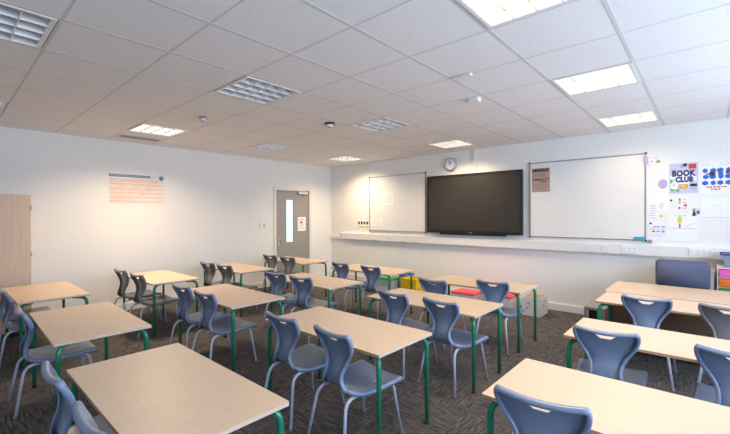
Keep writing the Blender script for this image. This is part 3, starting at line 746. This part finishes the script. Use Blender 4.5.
for k in range(3):
    bm = B(); box(bm, -.228, .228, -.206, -.191, .06 + .245 * k, .295 + .245 * k, bevel=.002); d = obj('drawer', bm, M['pedestal'], t)
    bm = B(); box(bm, -.05, .05, -.216, -.207, .20 + .245 * k, .215 + .245 * k); obj('handle', bm, M['steel'], d)
t = thing('drawer_tower', 'white drawer tower with magenta, orange and green drawers at right edge', 'drawers', (7.0, -.28, 0))
bm = B()
for s in (-1, 1): box(bm, s * .195 - .006, s * .195 + .006, -.17, .19, 0, .865)
n = 8; hz = .855 / n
for k in range(n + 1): box(bm, -.189, .189, -.17, .19, max(0, k * hz - .004), k * hz + .006)
box(bm, -.189, .189, .182, .19, .01, .85)
obj('frame', bm, M['pinkwhite'], t)
cols = ['greenplastic', 'blueplastic', 'magenta', 'orangeplastic', 'blueplastic', 'greenplastic', 'orangeplastic', 'magenta']
for k in range(n):
    bm = B(); box(bm, -.185, .185, -.185, .17, k * hz + .010, (k + 1) * hz - .014, bevel=.005); d = obj('drawer', bm, M[cols[k]], t)
    bm = B(); box(bm, -.06, .06, -.195, -.186, k * hz + .05, k * hz + .064, bevel=.002); obj('handle', bm, M['pinkwhite'], d)
t = thing('storage_tub', 'blue grey tub standing on the coloured drawer tower', 'tub', (7.03, -.28, .8655))
bm = B()
for (z0, z1, w0, w1) in ((.0, .135, .165, .19),):
    lo = [bm.verts.new((sx * w0, sy * .13, z0)) for sx, sy in ((-1, -1), (1, -1), (1, 1), (-1, 1))]; hi = [bm.verts.new((sx * w1, sy * .15, z1)) for sx, sy in ((-1, -1), (1, -1), (1, 1), (-1, 1))]
    li = [bm.verts.new((sx * (w0 - .006), sy * .124, z0 + .006)) for sx, sy in ((-1, -1), (1, -1), (1, 1), (-1, 1))]; hi2 = [bm.verts.new((sx * (w1 - .006), sy * .144, z1)) for sx, sy in ((-1, -1), (1, -1), (1, 1), (-1, 1))]
    for k in range(4):
        m_ = (k + 1) % 4
        bm.faces.new((lo[k], lo[m_], hi[m_], hi[k])); bm.faces.new((li[k], hi2[k], hi2[m_], li[m_])); bm.faces.new((hi[k], hi[m_], hi2[m_], hi2[k]))
    bm.faces.new(lo); bm.faces.new(li)
obj('body', bm, M['tub'], t)
bm = B()
for (a, b, c, d) in ((-.205, .205, -.165, -.145), (-.205, .205, .145, .165), (-.205, -.185, -.145, .145), (.185, .205, -.145, .145)): box(bm, a, b, c, d, .136, .150, bevel=.003)
obj('rim', bm, M['navy'], t)

# grey box beside the desk
t = thing('grey_box', 'grey metal box with dark square opening beside teacher desk', 'box', (5.70, -.80, 0))
bm = B(); W, Dp, Z = .115, .20, .335
box(bm, -W, W, -Dp, Dp, .30, Z, bevel=.004); box(bm, -W, W, -Dp, Dp, 0, .14); box(bm, -W, -W + .05, -Dp, Dp, .14, .30); box(bm, W - .09, W, -Dp, Dp, .14, .30); box(bm, -W + .05, W - .09, -Dp + .06, Dp, .14, .30)
obj('case', bm, M['greybox'], t)
bm = B(); box(bm, -W + .052, W - .092, -Dp + .05, -Dp + .058, .142, .298); obj('opening', bm, M['black'], t)
bm = B(); box(bm, -W + .042, -W + .05, -Dp - .002, -Dp - .0003, .15, .29); obj('label_strip', bm, M['paper'], t)

# boxes on the floor along the far wall
t = thing('archive_box', 'white cardboard box with brown open top under front table end', 'box', (4.82, -.42, 0))
bm = B(); W, Dp, Z = .13, .17, .265
for (a, b, c, d) in ((-W, W, -Dp, -Dp + .006), (-W, W, Dp - .006, Dp), (-W, -W + .006, -Dp + .006, Dp - .006), (W - .006, W, -Dp + .006, Dp - .006)): box(bm, a, b, c, d, 0, Z)
box(bm, -W + .006, W - .006, -Dp + .006, Dp - .006, 0, .006)
for (x, z, w_) in ((-.06, .16, .05), (.05, .10, .03), (-.07, .09, .03)): box(bm, x, x + w_, -Dp - .0008, -Dp - .0001, z, z + .03, 1)
for (y, z) in ((-.08, .13), (.03, .17)): box(bm, W + .0001, W + .0008, y, y + .06, z, z + .03, 1)
obj('body', bm, [M['card'], M['inkgrey']], t)
bm = B(); box(bm, -W + .008, W - .008, -Dp + .008, Dp - .008, .22, .258); obj('contents', bm, M['cardbrown'], t)
def crate(x, y, w, d, h, body, lid, label, name='storage_box', rim=None):
    t = thing(name, label, 'box', (x, y, 0))
    bm = B()
    lo = [bm.verts.new((sx * w * .46, sy * d * .46, 0)) for sx, sy in ((-1, -1), (1, -1), (1, 1), (-1, 1))]; hi = [bm.verts.new((sx * w * .5, sy * d * .5, h)) for sx, sy in ((-1, -1), (1, -1), (1, 1), (-1, 1))]
    for k in range(4): bm.faces.new((lo[k], lo[(k + 1) % 4], hi[(k + 1) % 4], hi[k]))
    bm.faces.new(lo); bm.faces.new(hi)
    for sx in (-.25, .25): box(bm, sx * w - .05, sx * w + .05, -d * .5 - .001, -d * .46, h * .55, h * .72, bevel=.004)
    obj('body', bm, M[body], t)
    bm = B(); box(bm, -w * .52, w * .52, -d * .52, d * .52, h + .0005, h + .028, bevel=.006); box(bm, -w * .40, w * .40, -d * .40, d * .40, h + .0285, h + .036, bevel=.003); obj('lid', bm, M[lid], t)
    return t
crate(4.32, -.42, .42, .36, .20, 'pinkwhite', 'redplastic', 'pale box with red lid next to white cardboard box')
crate(3.74, -.42, .40, .36, .165, 'pinkwhite', 'redplastic', 'low pale box with red lid seen under front tables')
t = thing('blue_ball', 'dark blue ball beside the low red lidded box', 'ball', (3.42, -.55, .07))
bm = B(); bmesh.ops.create_uvsphere(bm, u_segments=20, v_segments=12, radius=.07); obj('ball', bm, M['blueplastic'], t, smooth=True)
bm = B(); tube(bm, [(.0705 * math.cos(a), .0705 * math.sin(a), 0) for a in [2 * PI * k / 24 for k in range(25)]], .0015, 6, cap=False); obj('seam', bm, M['navy'], t)
def yellow(x, y, z, label):
    t = thing('yellow_crate', label, 'crate', (x, y, z), 0, 'stacked yellow crates')
    bm = B(); w, d, h = .165, .15, .148
    box(bm, -w, w, -d, d, 0, .012)
    for (a, b, c, e) in ((-w, w, -d, -d + .008), (-w, w, d - .008, d), (-w, -w + .008, -d + .008, d - .008), (w - .008, w, -d + .008, d - .008)): box(bm, a, b, c, e, .012, h)
    for sx in (-.08, .08): box(bm, sx - .055, sx + .055, -d - .004, -d, .03, .10, bevel=.003)
    obj('body', bm, M['yellowplastic'], t)
    bm = B()
    for (a, b, c, e) in ((-w - .008, w + .008, -d - .008, -d), (-w - .008, w + .008, d, d + .008), (-w - .008, -w, -d, d), (w, w + .008, -d, d)): box(bm, a, b, c, e, h - .018, h - .002)
    obj('rim', bm, M['yellowplastic'], t)
yellow(2.655, -.42, 0, 'yellow crate on the floor, lower one of a stack')
yellow(2.655, -.42, .1485, 'yellow crate on top of another yellow crate')
crate(2.08, -.42, .40, .34, .22, 'tealplastic', 'greenplastic', 'pale teal tub with green lid left of yellow crates', 'storage_tub')
crate(2.375, -.24, .15, .30, .30, 'greybox', 'blueplastic', 'dark box with blue lid behind teal tub and crates')

# ------------------------------------------------------------------ light
for i, (a, b) in enumerate(WY):
    l = bpy.data.lights.new('daylight', 'AREA'); l.shape = 'RECTANGLE'; l.size = WZ1 - WZ0; l.size_y = b - a
    l.color = (.56, .74, 1.0); l.energy = DAY
    o = bpy.data.objects.new('daylight', l); C.objects.link(o); o.location = (RX + .25, (a + b) / 2, (WZ0 + WZ1) / 2); o.rotation_euler = (0, PI / 2 + math.radians(24), 0)
w = bpy.data.worlds.new('sky'); bpy.context.scene.world = w; w.use_nodes = True
bgn = w.node_tree.nodes['Background']; bgn.inputs[0].default_value = (.72, .84, 1, 1); bgn.inputs[1].default_value = 1.6

# ------------------------------------------------------------------ camera
cam = bpy.data.cameras.new('camera'); co = bpy.data.objects.new('camera', cam); C.objects.link(co)
f, yaw, pitch, roll = 382.486, .7295, .0058, -.0034
F = Vector((-math.sin(yaw) * math.cos(pitch), math.cos(yaw) * math.cos(pitch), -math.sin(pitch)))
R = Vector((math.cos(yaw), math.sin(yaw), 0)); U = R.cross(F)
R2 = math.cos(roll) * R + math.sin(roll) * U; U2 = -math.sin(roll) * R + math.cos(roll) * U
m = Matrix((R2, U2, -F)).transposed().to_4x4(); m.translation = (6.713, -6.292, 1.468)
co.matrix_world = m
cam.sensor_width = 36; cam.lens = 36 * f / 730; cam.clip_start = .05
sc = bpy.context.scene; sc.camera = co
vs = sc.view_settings; vs.view_transform = 'Standard'; vs.look = 'None'; vs.gamma = 1; vs.use_curve_mapping = False; vs.exposure = EXPO
sc.cycles.use_denoising = True; sc.cycles.max_bounces = 8; sc.cycles.diffuse_bounces = 5; sc.cycles.sample_clamp_indirect = 8
